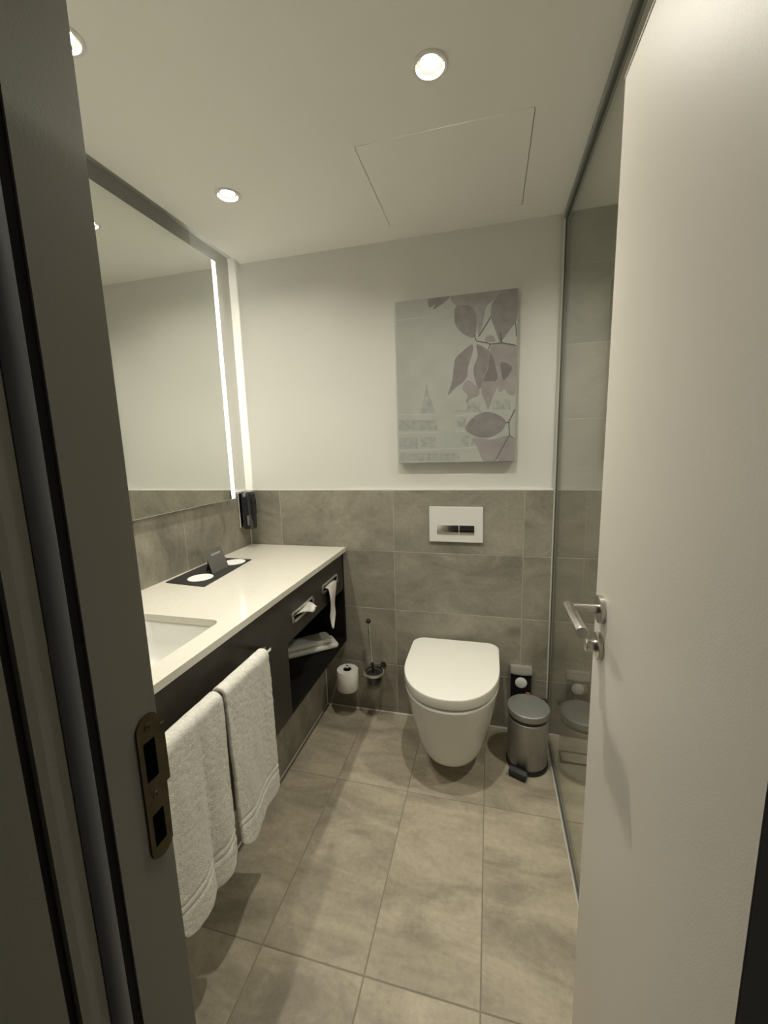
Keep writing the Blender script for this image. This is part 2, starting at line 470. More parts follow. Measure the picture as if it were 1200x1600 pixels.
# shower drain seen through the glass
dr = thing('shower_drain', 'flush rectangular shower drain cover behind the glass', 'drain', (1.60, -0.14, 0))
obj('cover', box(B(), 1.502, 1.70, -0.168, -0.112, 0.0006, 0.0035, bevel=.0008), M['ftile'], dr)
rim = B(); ring_plate(rim, rrect(1.492, 1.71, -.178, -.102, .002, 2), rrect(1.502, 1.70, -.168, -.112, .002, 2), lambda p, t: (p[0], p[1], t), 0.0006, 0.0022)
obj('slot', rim, M['aludark'], dr)

# ------------------------------------------------------------------ door frame
df = structure('door_frame', (DX0, YF, 0), 'dark grey rebated door frame with a black seal around the doorway')
def jamb(side):
    s = 1 if side == 'l' else -1
    x = DX0 if side == 'l' else DX1 - .008
    # plan outline of the rebated jamb (distance into the opening, y)
    yr = YF if side == 'l' else -1.5475
    out = [(-.055, yr), (0, yr), (0, -1.639), (-.006, -1.639), (-.006, -1.651), (.0, -1.651), (.0085, -1.675), (.010, -1.690), (.010, -1.697), (.005, -1.6975), (.005, -1.704), (.010, -1.706), (.010, YH - .012), (-.055, YH - .012)]
    bm = B(); prism(bm, out, lambda p, t: (x + s * p[0], p[1], t), 0.0, DZ + .05)
    obj('jamb', bm, M['frame'], df)
    sl = B()
    pts = [(-.004, -1.6505), (.004, -1.652), (.010, -1.657), (.0125, -1.664), (.0115, -1.671), (.0092, -1.6745), (-.0, -1.6512)]
    prism(sl, pts, lambda p, t: (x + s * p[0], p[1], t), 0.001, DZ)
    obj('seal', sl, M['seal'], df, smooth=60)
    gr = B(); box(gr, x - s * .0055, x - s * .002, -1.6505, -1.6395, 0.001, DZ)
    box(gr, x + s * .0052, x + s * .0058, -1.7035, -1.698, 0.001, DZ)
    obj('groove', gr, M['groove'], df)
    if side == 'r':
        obj('hinge_dark_strip', box(B(), x - .0025, x - .0002, -1.603, -1.5478, .003, DZ - .003, bevel=.0008), M['groove'], df)  # dark strip added to darken the hinge side of the right jamb
jamb('l'); jamb('r')
hd = B(); box(hd, DX0 + .0005, DX1 - .0085, YH - .012, YF, DZ, DZ + .05)
obj('head', hd, M['frame'], df)
# strike plate let into the left jamb
sx = DX0 + .0004
pl = []
for k in range(9):
    a = PI * k / 8; pl.append((-1.591 + .0145 * math.cos(a), 1.104 + .0145 * math.sin(a)))
pl += [(-1.6055, .969)]
for k in range(1, 8):
    a = PI + PI * k / 8; pl.append((-1.591 + .0145 * math.cos(a), .969 + .0145 * math.sin(a)))
pl += [(-1.5765, 1.020), (-1.5765, 1.024)]
sp = B(); prism(sp, pl, lambda p, t: (t, p[0], p[1]), sx, sx + .0016)
plate = obj('strike_plate', sp, M['brass'], df); plate['label'] = 'aged brass strike plate'
lip = B(); box(lip, sx, sx + .0016, -1.5775, -1.571, 1.030, 1.098, bevel=.0007)
obj('lip', lip, M['brass'], plate)
for z0, z1, a in ((1.047, 1.090, 0), (.972, 1.008, 0)):
    hole = box(B(), sx + .0014, sx + .0020, -1.5995, -1.5855, z0, z1)
    obj('latch_hole', hole, M['hole'], plate)
for z in (1.105, 1.028):
    sc = lathe(B(), (sx + .0016, -1.592, z), [(.0042, 0), (.0038, .0008), (.0012, .0008), (.001, .0002)], 16, axis='x')
    obj('screw', sc, M['brass'], plate, smooth=40)

# ------------------------------------------------------------------ door leaf, open 90 degrees
HX, HY = 1.391, -1.545      # hinge edge on the visible face
FX, FY = 1.384, -1.047      # free edge on the visible face
dv = Vector((FX - HX, FY - HY, 0)).normalized()
nv = Vector((-dv.y, dv.x, 0))       # out of the visible face, towards the room
if nv.x > 0: nv = -nv
def dpt(s, t, z):             # s from the hinge, t out of the face
    return Vector((HX, HY, 0)) + dv * s + nv * t + Vector((0, 0, z))
DW = Vector((FX - HX, FY - HY, 0)).length
door = structure('door_1', (HX, HY, 0), 'white lacquered door leaf standing open beside the glass')
db = B()
r = bmesh.ops.create_cube(db, size=1)
for v in r['verts']: v.co = dpt((v.co.x + .5) * DW, -.040 * (v.co.y + .5), .006 + (v.co.z + .5) * 1.956)
bmesh.ops.bevel(db, geom=list(db.edges), offset=.0018, segments=2, affect='EDGES')
leaf = obj('leaf', db, M['doorp'], door)
def dcyl(bm, s, z, prof, seg=36):
    rings = []
    for rr, t in prof:
        rings.append([dpt(s + rr * math.cos(2 * PI * k / seg), t, z + rr * math.sin(2 * PI * k / seg)) for k in range(seg)])
    loft(bm, rings); return bm
SH, ZH = DW - .045, 1.068
handle = obj('handle_rosette', dcyl(B(), SH, ZH, [(.026, .0002), (.026, .0075), (.0245, .009), (.0001, .009)]), M['steel'], door, smooth=35)
lv = B()
tube(lv, [dpt(SH, .0085, ZH), dpt(SH, .049, ZH), dpt(SH - .0012, .0535, ZH), dpt(SH - .0055, .057, ZH)], .0095, 20)
obj('lever_neck', lv, M['steel'], handle, smooth=35)
lv = B(); tube(lv, [dpt(SH + .009, .0585, ZH), dpt(SH + .008, .0585, ZH), dpt(SH - .108, .0585, ZH), dpt(SH - .1095, .0585, ZH)], [.0085, .0098, .0098, .0090], 24)
obj('lever', lv, M['steel'], handle, smooth=35)
turn = obj('lock_rosette', dcyl(B(), SH + .002, ZH - .074, [(.026, .0002), (.026, .0065), (.0245, .008), (.0001, .008)]), M['steel'], door, smooth=35)
kb = dcyl(B(), SH + .002, ZH - .074, [(.0125, .0079), (.0115, .012), (.0105, .018), (.0125, .024), (.0115, .026), (.0001, .0262)], 24)
obj('thumb_turn', kb, M['steel'], turn, smooth=35)

# ------------------------------------------------------------------ vanity
CT, CB = 0.884, 0.863
CF, CX = 0.480, 0.465
VY = YF + .004
ND, NB, NT_ = -0.620, 0.405, 0.672    # niche: left side, floor, top
vt = thing('vanity_cabinet', 'dark brown wall-hung vanity cabinet with an open niche, under the cream countertop', 'cabinet', (0.2, -0.8, 0.385))
obj('front_panel', box(B(), CX - .018, CX, VY, ND, .385, CB), M['cab'], vt)
# niche fascia with two dispenser slots
D1 = (-.578, -.384, .727, .772); D2 = (-.288, -.100, .737, .780)
fb = B()
ys = [ND, D1[0] + .008, D1[1] - .008, D2[0] + .008, D2[1] - .008, -.022]
for i, (a, b) in enumerate(zip(ys, ys[1:])):
    if i in (1, 3):
        q = D1 if i == 1 else D2
        box(fb, CX - .018, CX, a, b, NT_, q[2] + .008); box(fb, CX - .018, CX, a, b, q[3] - .008, CB)
    else: box(fb, CX - .018, CX, a, b, NT_, CB)
obj('fascia', fb, M['cab'], vt)
obj('niche_side', box(B(), .06, CX - .0185, ND - .018, ND, .4055, CB), M['niche'], vt)
obj('end_panel', box(B(), -.03, CX, -.0215, -.0045, .385, CB, bevel=.0006), M['niche'], vt)
obj('niche_floor', box(B(), -.03, CX, ND, -.022, .385, NB, bevel=.0006), M['niche'], vt)
obj('niche_back', box(B(), .05, .06, ND, -.022, NB, CB), M['niche'], vt)
obj('niche_top', box(B(), .0605, CX - .0185, ND, -.022, NT_, NT_ + .012), M['niche'], vt)
obj('bottom_panel', box(B(), -.03, CX - .0185, VY, ND - .0005, .385, .403), M['cab'], vt)

# countertop with a cut-out for the basin
ct = B()
bx0, bx1, by0, by1 = 0.125, 0.412, -1.40, -0.907
inner = rrect(bx0, bx1, by0, by1, .028, 8)
def outer_pt(p):
    cx, cy = (bx0 + bx1) / 2, (by0 + by1) / 2
    return p
# slab in pieces: behind, in front, both ends, plus a rounded collar round the cut-out
cxs = [XT + .0005, bx0 - .02, bx1 + .02, CF]; cys = [VY, by0 - .02, by1 + .02, -.0005]
outl = []
n = len(inner)
ox0, ox1, oy0, oy1 = cxs[1], cxs[2], cys[1], cys[2]
for (px, py) in inner:
    cx, cy = (bx0 + bx1) / 2, (by0 + by1) / 2
    dx, dy = px - cx, py - cy
    s = min(((ox1 - ox0) / 2) / max(abs(dx), 1e-6), ((oy1 - oy0) / 2) / max(abs(dy), 1e-6))
    outl.append((cx + dx * s, cy + dy * s))
# snap four corners
for c in ((ox0, oy0), (ox1, oy0), (ox1, oy1), (ox0, oy1)):
    k = min(range(n), key=lambda i: (outl[i][0] - c[0]) ** 2 + (outl[i][1] - c[1]) ** 2); outl[k] = c
top = {}
def V(p, z): 
    k = (round(p[0], 5), round(p[1], 5), round(z, 5))
    if k not in top: top[k] = ct.verts.new((p[0], p[1], z))
    return top[k]
for z in (CT, CB):
    for i in range(n):
        j = (i + 1) % n
        ct.faces.new((V(outl[i], z), V(outl[j], z), V(inner[j], z), V(inner[i], z)))
for i in range(n):
    j = (i + 1) % n
    ct.faces.new((V(inner[i], CT), V(inner[j], CT), V(inner[j], CB), V(inner[i], CB)))
for a in range(3):
    for b in range(3):
        if a == 1 and b == 1: continue
        q = [(cxs[a], cys[b]), (cxs[a+1], cys[b]), (cxs[a+1], cys[b+1]), (cxs[a], cys[b+1])]
        ct.faces.new([V(p, CT) for p in q]); ct.faces.new([V(p, CB) for p in q])
per = [(cxs[k], cys[0]) for k in range(4)] + [(cxs[3], cys[k]) for k in range(1, 4)] + [(cxs[k], cys[3]) for k in (2, 1, 0)] + [(cxs[0], cys[k]) for k in (2, 1)]
for i in range(len(per)):
    j = (i + 1) % len(per)
    ct.faces.new((V(per[i], CT), V(per[j], CT), V(per[j], CB), V(per[i], CB)))
tag(obj('countertop', ct, M['counter']), 'long glossy cream stone countertop along the mirror wall', 'countertop')

# undermount basin
wb_ = thing('wash_basin', 'white rectangular washbasin set below the cream countertop', 'basin', (.27, -1.15, .72))
bb = B()
rings = []
for inset, z, rr in ((-.012, CB - .001, .04), (-.012, CB - .008, .04), (.002, CB - .010, .035), (.010, .80, .04), (.022, .765, .05), (.045, .748, .05), (.10, .742, .04)):
    rings.append([(p[0], p[1], z) for p in rrect(bx0 + inset, bx1 - inset, by0 + inset, by1 - inset, rr, 8)])
rings[0] = [(p[0], p[1], CB - .0006) for p in rrect(bx0 - .004, bx1 + .004, by0 - .004, by1 + .004, .034, 8)]
rings = [rings[0]] + rings[2:]
loft(bb, rings, cap0=False, cap1=True)
bowl_o = obj('bowl', bb, M['ceramic'], wb_, smooth=50)
lb = lathe(B(), (.27, -1.15, .742), [(.022, .0005), (.022, .003), (.018, .004), (.0001, .003)], 28)
obj('drain', lb, M['chrome'], wb_, smooth=40)

# ------------------------------------------------------------------ recessed paper dispensers in the fascia
def dispenser(name, label, q):
    t = thing(name, label, 'dispenser', (CX, (q[0] + q[1]) / 2, q[2]))
    fn = lambda p, tt: (tt, p[0], p[1])
    fr = B(); ring_plate(fr, rrect(q[0], q[1], q[2], q[3], .014, 6), rrect(q[0] + .010, q[1] - .010, q[2] + .009, q[3] - .009, .010, 6), fn, CX + .0002, CX + .005)
    bmesh.ops.bevel(fr, geom=[e for e in fr.edges if all(v.co.x > CX + .004 for v in e.verts)], offset=.0015, segments=2, affect='EDGES')
    obj('frame', fr, M['satinc'], t, smooth=40)
    bk = B(); prism(bk, rrect(q[0] + .012, q[1] - .012, q[2] + .0085, q[3] - .0085, .008, 4), fn, CX - .010, CX - .0175)
    obj('insert', bk, M['black'], t)
    return t
d1 = dispenser('tissue_dispenser', 'chrome framed tissue dispenser with a pulled-up tissue corner, left of the two in the cabinet', D1)
d2 = dispenser('toilet_paper_dispenser', 'chrome framed paper slot with a long strip of paper hanging out, nearest the wall', D2)
# tissue corner pulled out of the slot
tb = B()
n = 10
A = Vector((CX - .012, D1[0] + .035, .744)); Bq = Vector((CX - .012, D1[1] - .030, .754)); Tp = Vector((CX + .042, -.452, .742))
rows = []
for i in range(n + 1):
    s = i / n
    base = A.lerp(Bq, s)
    row = []
    for k in range(7):
        t = k / 6
        p = base.lerp(Tp + Vector((.004 * math.sin(s * 5), (s - .55) * .055, .012 * (1 - abs(2 * s - 1.1)))), t)
        p.z += .016 * math.sin(PI * t) * (0.5 + .5 * math.sin(s * PI)) + .0025 * math.sin(s * 9 + t * 3)
        row.append(p)
    rows.append(row)
vv = [[tb.verts.new(p) for p in r] for r in rows]
for a, b in zip(vv, vv[1:]):
    for k in range(6): tb.faces.new((a[k], a[k + 1], b[k + 1], b[k]))
ti = obj('tissue', tb, M['paper'], d1, smooth=60)
m_ = ti.modifiers.new('thick', 'SOLIDIFY'); m_.thickness = .0012
# hanging strip
tb = B()
rows = []
for k in range(25):
    t = k / 24
    z = .757 - .215 * max(0, t - .12) / .88
    x = CX - .008 + .020 * min(1, t / .14) + .006 * math.sin(t * 6)
    w0 = -.252 + .022 * t - .008 * math.sin(t * 7) + (.035 * max(0, t - .72) / .28)
    w1 = -.148 - .006 * t + .007 * math.sin(t * 8 + 1) - (.055 * max(0, t - .78) / .22)
    rows.append([Vector((x + .006 * math.sin(s * 3 + t * 4), w0 + (w1 - w0) * s, z + .006 * math.sin(PI * s) * (t < .15))) for s in [i / 6 for i in range(7)]])
vv = [[tb.verts.new(p) for p in r] for r in rows]
for a, b in zip(vv, vv[1:]):
    for k in range(6): tb.faces.new((a[k], a[k + 1], b[k + 1], b[k]))
st = obj('paper_strip', tb, M['paper'], d2, smooth=60)
m_ = st.modifiers.new('thick', 'SOLIDIFY'); m_.thickness = .0010

# ------------------------------------------------------------------ folded towels in the niche
def folded(name, label, c, ang, L, W, z0, layers, hh, seed):
    t = thing(name, label, 'towel', (c[0], c[1], z0), 'folded towels in the cabinet niche')
    rnd = random.Random(seed)
    ca, sa = math.cos(ang), math.sin(ang)
    for l in range(layers):
        ox, oy = rnd.uniform(-.004, .004), rnd.uniform(-.004, .004)
        bm = B()
        pts = rrect(-L / 2 + .004 * l + ox, L / 2 - .006 * l + ox, -W / 2 + .004 * l + oy, W / 2 - .003 * l + oy, .018, 5)
        cx_, cy_ = ox, oy
        zs = [(0.90, 0.0), (.975, .12), (1.0, .35), (1.0, .65), (.975, .88), (.90, 1.0), (.5, 1.02)]
        rings = []
        for sc_, tz in zs:
            rings.append([(c[0] + (cx_ + (p[0] - cx_) * sc_) * ca - (cy_ + (p[1] - cy_) * sc_) * sa,
                           c[1] + (cx_ + (p[0] - cx_) * sc_) * sa + (cy_ + (p[1] - cy_) * sc_) * ca,
                           z0 + hh * (l + tz * .97) + .0015 * math.sin(p[0] * 40 + l)) for p in pts])
        loft(bm, rings)
        obj('fold', bm, M['terry'], t, smooth=60)
    return t
ang = math.atan2(-.163, -.193)
ax, ay = Vector((math.cos(ang), math.sin(ang))), Vector((-math.sin(ang), math.cos(ang)))
tip = Vector((.470, -.128))
L1, W1 = .34, .115
cc = tip + ax * (L1 / 2) - ay * (W1 / 2)
folded('folded_towel', 'lower white folded towel on the niche floor', cc, ang, L1, W1, NB + .0015, 1, .024, 3)
folded('folded_towel', 'upper white folded towel lying on another towel in the niche', cc + ax * .012 - ay * .006, ang + .03, L1 - .02, W1 - .016, NB + .0265, 1, .022, 5)

# ------------------------------------------------------------------ towel rail and the two hanging towels
RX, RZ = .528, .776
tr = thing('towel_rail', 'chrome towel rail on the cabinet front carrying two white towels', 'towel rail', (CX, -1.1, RZ))
rb = B(); box(rb, RX - .006, RX + .006, -1.40, -.846, RZ - .005, RZ + .005, bevel=.0015, seg=2)
obj('bar', rb, M['chrome'], tr)
for y in (-.860, -1.392):
    b_ = B(); box(b_, CX + .0003, RX - .0062, y - .004, y + .004, RZ - .004, RZ + .011, bevel=.001)
    obj('bracket', b_, M['chrome'], tr)

def hash2(i, j):
    v = math.sin(i * 12.9898 + j * 78.233) * 43758.5453
    return v - math.floor(v)
def vnoise(x, y):
    i, j = math.floor(x), math.floor(y); fx, fy = x - i, y - j
    fx, fy = fx * fx * (3 - 2 * fx), fy * fy * (3 - 2 * fy)
    a = hash2(i, j) * (1 - fx) + hash2(i + 1, j) * fx; b = hash2(i, j + 1) * (1 - fx) + hash2(i + 1, j + 1) * fx
    return a * (1 - fy) + b * fy

def hanging(label, y0, y1, zfront, zback, fold, seed):
    """towel draped over the rail: the sheet runs from the back hem over the bar to the front hem"""
    bm = B()
    NY = 44; rr = .0105
    def path(s, yv):
        # s in [0,1] back side, [1,2] round the bar, [2,3] front
        if s < 1:
            zb = zback; z = zb + (RZ - zb) * s; return (RX - rr - .001, z, -1)
        if s <= 2:
            a = PI * (s - 1); return (RX - rr * math.cos(a), RZ + rr * math.sin(a), 0)
        d = s - 2
        return (RX + rr, RZ + (zfront - RZ) * d, d)
    ss = [i / 10 for i in range(10)] + [1 + i / 8 for i in range(9)] + [2 + (i + 1) / 130 for i in range(130)]
    grid = []
    for s in ss:
        row = []
        for k in range(NY + 1):
            u = k / NY
            x, z, d = path(s, u)
            y = y0 + (y1 - y0) * u
            if d > 0:
                g = fold(u, d)
                x += g[0]; y += g[1]; z += g[2]
                e_ = max(0, 1 - u / .20) ** 2 * .030 + max(0, 1 - (1 - u) / .12) ** 2 * .012
                z += e_ * max(0, (d - .75) / .25) ** 1.5      # rounded hem corners
                x += .0035 * (vnoise(u * 9 + seed, d * 6) - .5) + .0022 * (vnoise(u * 40 + seed, d * 70) - .5)
                # woven border: two raised bands above the hem
                for c, w in ((.800, .008), (.845, .008)):
                    x -= .0055 * math.exp(-((d - c) / w) ** 2)
            elif d == 0:
                x += .0018 * (vnoise(u * 30 + seed, s * 20) - .5); z += .0022 * (vnoise(u * 34 + seed, s * 9) - .5)
            row.append(bm.verts.new((x, y, z)))
        grid.append(row)
    for a, b in zip(grid, grid[1:]):
        for k in range(NY): bm.faces.new((a[k], a[k + 1], b[k + 1], b[k]))
    o = obj('hanging_towel', bm, M['terry'], smooth=80)
    m_ = o.modifiers.new('thick', 'SOLIDIFY'); m_.thickness = .0115; m_.offset = 1.0
    m_ = o.modifiers.new('round', 'SUBSURF'); m_.levels = 1; m_.render_levels = 1
    return tag(o, label, 'towel', 'towels on the rail')
def sm(a, b, x):
    t = max(0, min(1, (x - a) / (b - a))); return t * t * (3 - 2 * t)
def fold_far(u, d):       # u = 0 near the camera side, 1 towards the back wall
    x = .006 * d * math.sin(u * 5.5 + .6) + .010 * d * d * sm(.35, .1, u) * 0 + .012 * d * (1 - u)
    z = -.008 * d * math.sin(u * 7) * d + .016 * d * d * sm(.35, 0, u) + .010 * d * sm(.85, 1, u) * d
    return (x, .010 * d * (u - .2), z)
def fold_near(u, d):
    bulge = math.exp(-((u - .30) / .26) ** 2)
    x = .022 * d * bulge + .012 * d * math.exp(-((u - .82) / .14) ** 2) - .010 * d * math.exp(-((u - .6) / .07) ** 2)
    z = .012 * d * d * sm(.62, .5, u) + .010 * d * d * sm(.12, 0, u) + .010 * d * sm(.93, 1, u)
    return (x, .006 * d * math.sin(u * 5), z)
hanging('white terry towel on the rail end nearest the back wall', -1.094, -.884, .318, .40, fold_far, 3.3)
hanging('white terry towel on the rail beside the door frame, folded in two', -1.325, -1.104, .325, .40, fold_near, 11.7)

# ------------------------------------------------------------------ soap dispenser in the corner
sd = thing('soap_dispenser', 'black wall-mounted soap dispenser in the corner above the countertop', 'dispenser', (XT, -.06, .98))
obj('bracket', box(B(), XT + .0004, XT + .014, -.104, -.038, .992, 1.170, bevel=.003, seg=2), M['chrome'], sd)
bm = B()
pts = rrect(XT + .0145, .024, -.101, -.041, .020, 7)
rings = []
for k, (s, z) in enumerate(((.80, .984), (.95, .987), (1, .995), (1, 1.150), (.97, 1.166), (.85, 1.174), (.5, 1.176))):
    cx, cy = (XT + .0145 + .024) / 2, -.071
    rings.append([(cx + (p[0] - cx) * s, cy + (p[1] - cy) * s, z) for p in pts])
loft(bm, rings)
body = obj('body', bm, M['blackg'], sd, smooth=45)
obj('level_window', box(B(), -.002, .010, -.1022, -.1008, 1.005, 1.055, bevel=.0005), M['alu'], body)
obj('push_panel', box(B(), .0235, .0262, -.088, -.054, 1.06, 1.14, bevel=.001), M['blackg'], body)

# ------------------------------------------------------------------ tray with coasters and a card on the countertop
tt = thing('amenity_tray', 'flat dark grey tray on the countertop against the tiles', 'tray', (.06, -.47, CT))
ta = [Vector(p) for p in ((-.026, -.640), (.160, -.657), (.127, -.290), (-.040, -.285))]
tc = sum(ta, Vector((0, 0))) / 4
bm = B(); loft(bm, [[(*p, CT + .0004) for p in ta], [(*p, CT + .0032) for p in ta], [(*(tc + (p - tc) * .985), CT + .0042) for p in ta]])
obj('slab', bm, M['slate'], tt)
for (x, y), lab in zip(((.078, -.573), (.078, -.350)), ('round white paper disc on the tray, nearer the basin', 'round white paper disc on the tray, half behind the grey card')):
    bm = B(); seg = 44
    prof = [(.047, .0002), (.047, .0012), (.0455, .0018), (.043, .0012), (.0001, .0012)]
    rings = []
    for r_, h in prof:
        rings.append([(x + (r_ + (.0006 if (k % 2 and r_ > .044) else 0)) * math.cos(2 * PI * k / seg), y + (r_ + (.0006 if (k % 2 and r_ > .044) else 0)) * math.sin(2 * PI * k / seg), CT + .0043 + h) for k in range(seg)])
    loft(bm, rings)
    tag(obj('paper_disc', bm, M['disc'], smooth=40), lab, 'coaster', 'paper discs on the tray')
# folded tent card leaning back
cd = thing('tent_card', 'small grey card propped up on the dark tray', 'card', (.085, -.465, CT + .0044))
z0 = CT + .0046
F0, F1 = Vector((.094, -.520, z0)), Vector((.092, -.412, z0))
T0, T1 = Vector((.058, -.512, z0 + .088)), Vector((.054, -.404, z0 + .088))
Bk0, Bk1 = Vector((.040, -.490, z0)), Vector((.038, -.426, z0))
S0, S1 = T0.lerp(T1, .25) + Vector((-.0022, 0, -.012)), T0.lerp(T1, .75) + Vector((-.0022, 0, -.012))
def sheet(a, b, c, d, t=.0009):
    nn = (b - a).cross(d - a).normalized() * t
    bm = B(); loft(bm, [[a, b, c, d], [a + nn, b + nn, c + nn, d + nn]]); return bm
obj('front_leaf', sheet(F0, F1, T1, T0), M['card'], cd)
obj('easel_strut', sheet(Bk0, Bk1, S1, S0), M['card'], cd)
def on(u, v): return F0.lerp(F1, u).lerp(T0.lerp(T1, u), v)
nn = (F1 - F0).cross(T0 - F0).normalized()
if nn.x < 0: nn = -nn
bm = B(); q = [on(.28, .72) + nn * .0011, on(.86, .72) + nn * .0011, on(.86, .80) + nn * .0011, on(.28, .80) + nn * .0011]
loft(bm, [q, [p + nn * .0003 for p in q]])
obj('printed_line', bm, M['cardline'], cd)

# ------------------------------------------------------------------ backlit mirror
MY0, MY1, MZ0, MZ1, MX = -1.42, -.133, 1.148, 2.226, -.038
mr = thing('wall_mirror', 'large frameless backlit mirror on the left wall above the countertop', 'mirror', (XP, -.78, MZ0))
obj('glass', box(B(), MX - .0045, MX, MY0, MY1 - .0285, MZ0, MZ1), M['mirror'], mr)
obj('frosted_edge', box(B(), MX - .0045, MX, MY1 - .0283, MY1, MZ0, MZ1), M['frost'], mr)
obj('lower_edge', box(B(), MX - .0045, MX + .0006, MY0, MY1 - .0285, MZ0 - .0016, MZ0 - .0001), M['medge'], mr)
obj('housing', box(B(), XP + .0003, MX - .0047, MY0 + .06, -.282, ZT + .012, MZ1 - .045), M['ring'], mr)
obj('led_strip', box(B(), -.059, -.056, -.2815, -.277, ZT + .02, MZ1 - .05), M['led'], mr)

# ------------------------------------------------------------------ canvas print
PX0, PX1, PZ0, PZ1, PY = .770, 1.282, 1.301, 2.000, -.030
pic = thing('canvas_print', 'canvas print of mauve leaves over a faint pale building, hung above the toilet', 'picture', ((PX0 + PX1) / 2, .012, PZ0))
obj('canvas', box(B(), PX0, PX1, PY, .0115, PZ0, PZ1, bevel=.0015), [M['canvas']], pic)
def pq(u, v, k): return (PX0 + min(.997, max(.003, u)) * (PX1 - PX0), PY - .0002 - .00025 * k, PZ1 - min(.998, max(.002, v)) * (PZ1 - PZ0))
def crom(pts, n=5):
    out = []
    N_ = len(pts)
    for i in range(N_):
        p0, p1, p2, p3 = pts[i - 1], pts[i], pts[(i + 1) % N_], pts[(i + 2) % N_]
        for k in range(n):
            t = k / n
            out.append(tuple(.5 * (2 * p1[c] + (p2[c] - p0[c]) * t + (2 * p0[c] - 5 * p1[c] + 4 * p2[c] - p3[c]) * t * t + (3 * p1[c] - p0[c] - 3 * p2[c] + p3[c]) * t ** 3) for c in (0, 1)))
    return out
def inlay(name, pts, k, m):
    bm = B()
    fr_ = [bm.verts.new(pq(*p, k)) for p in pts]
    e = [bm.edges.new((fr_[i], fr_[(i + 1) % len(fr_)])) for i in range(len(fr_)) if (fr_[i].co - fr_[(i + 1) % len(fr_)].co).length > 0]
    bmesh.ops.triangle_fill(bm, use_beauty=True, edges=e)
    for f in bm.faces:
        if f.normal.y > 0: f.normal_flip()
    ex = bmesh.ops.extrude_face_region(bm, geom=list(bm.faces))
    for v in ex['geom']:
        if isinstance(v, bmesh.types.BMVert): v.co.y += .00018
    return obj(name, bm, m, pic)
LEAVES= [('L', [(0.291, 0.001), (0.455, -0.003), (0.436, 0.023), (0.383, 0.047), (0.322, 0.067), (0.34, 0.04), (0.291, 0.052)]), ('P', [(0.471, -0.001), (0.643, 0.0), (0.887, 0.003), (0.814, 0.049), (0.754, 0.087), (0.725, 0.179), (0.695, 0.242), (0.674, 0.167), (0.643, 0.086), (0.592, 0.064), (0.514, 0.062)]), ('P', [(0.789, 0.32), (0.859, 0.303), (0.994, 0.322), (0.996, 0.465), (0.926, 0.551), (0.865, 0.578), (0.844, 0.502), (0.82, 0.396)]), ('L', [(0.508, 0.069), (0.592, 0.063), (0.652, 0.086), (0.676, 0.132), (0.676, 0.189), (0.662, 0.25), (0.592, 0.235), (0.529, 0.195), (0.5, 0.147)]), ('L', [(0.805, 0.063), (0.887, 0.003), (0.99, 0.001), (0.994, 0.162), (0.938, 0.229), (0.889, 0.276), (0.863, 0.289), (0.828, 0.222), (0.795, 0.155), (0.793, 0.097)]), ('P', [(0.746, 0.26), (0.777, 0.247), (0.818, 0.258), (0.824, 0.286), (0.758, 0.283)]), ('L', [(0.645, 0.29), (0.645, 0.342), (0.613, 0.415), (0.594, 0.489), (0.508, 0.539), (0.443, 0.579), (0.477, 0.499), (0.492, 0.416), (0.508, 0.363), (0.572, 0.323)]), ('L', [(0.68, 0.292), (0.779, 0.335), (0.799, 0.358), (0.76, 0.452), (0.73, 0.526), (0.699, 0.555), (0.668, 0.494), (0.656, 0.432), (0.688, 0.359)]), ('D', [(0.795, 0.355), (0.826, 0.412), (0.846, 0.509), (0.74, 0.519), (0.77, 0.438)]), ('P', [(0.73, 0.519), (0.844, 0.516), (0.854, 0.546), (0.814, 0.605), (0.779, 0.677), (0.752, 0.634), (0.727, 0.587)]), ('P', [(0.562, 0.542), (0.615, 0.498), (0.699, 0.555), (0.695, 0.594), (0.646, 0.607), (0.594, 0.635), (0.605, 0.589)]), ('P', [(0.994, 0.458), (0.99, 0.591), (0.938, 0.592), (0.895, 0.534), (0.943, 0.484)]), ('D', [(0.873, 0.413), (0.912, 0.412), (0.963, 0.441), (0.939, 0.484), (0.898, 0.512), (0.879, 0.466)]), ('L', [(0.59, 0.787), (0.658, 0.722), (0.754, 0.695), (0.848, 0.71), (0.92, 0.754), (0.891, 0.808), (0.809, 0.844), (0.713, 0.845), (0.639, 0.824)]), ('P', [(0.67, 0.853), (0.809, 0.864), (0.953, 0.848), (0.854, 0.987), (0.748, 0.997), (0.703, 0.928)]), ('P', [(0.955, 0.856), (0.998, 0.88), (1.002, 1.001), (0.863, 0.999)])]
TWIGS= [[(0.662, 0.239), (0.676, 0.273), (0.758, 0.288), (0.789, 0.299), (0.879, 0.296), (0.994, 0.319)], [(0.695, 0.249), (0.791, 0.143)], [(0.789, 0.299), (0.773, 0.328)], [(0.879, 0.296), (0.867, 0.239)], [(0.982, 0.189), (0.994, 0.269)], [(0.994, 0.685), (0.947, 0.76), (0.953, 0.84), (0.844, 0.991)], [(0.953, 0.84), (0.998, 0.864)], [(0.947, 0.76), (0.916, 0.763)]]
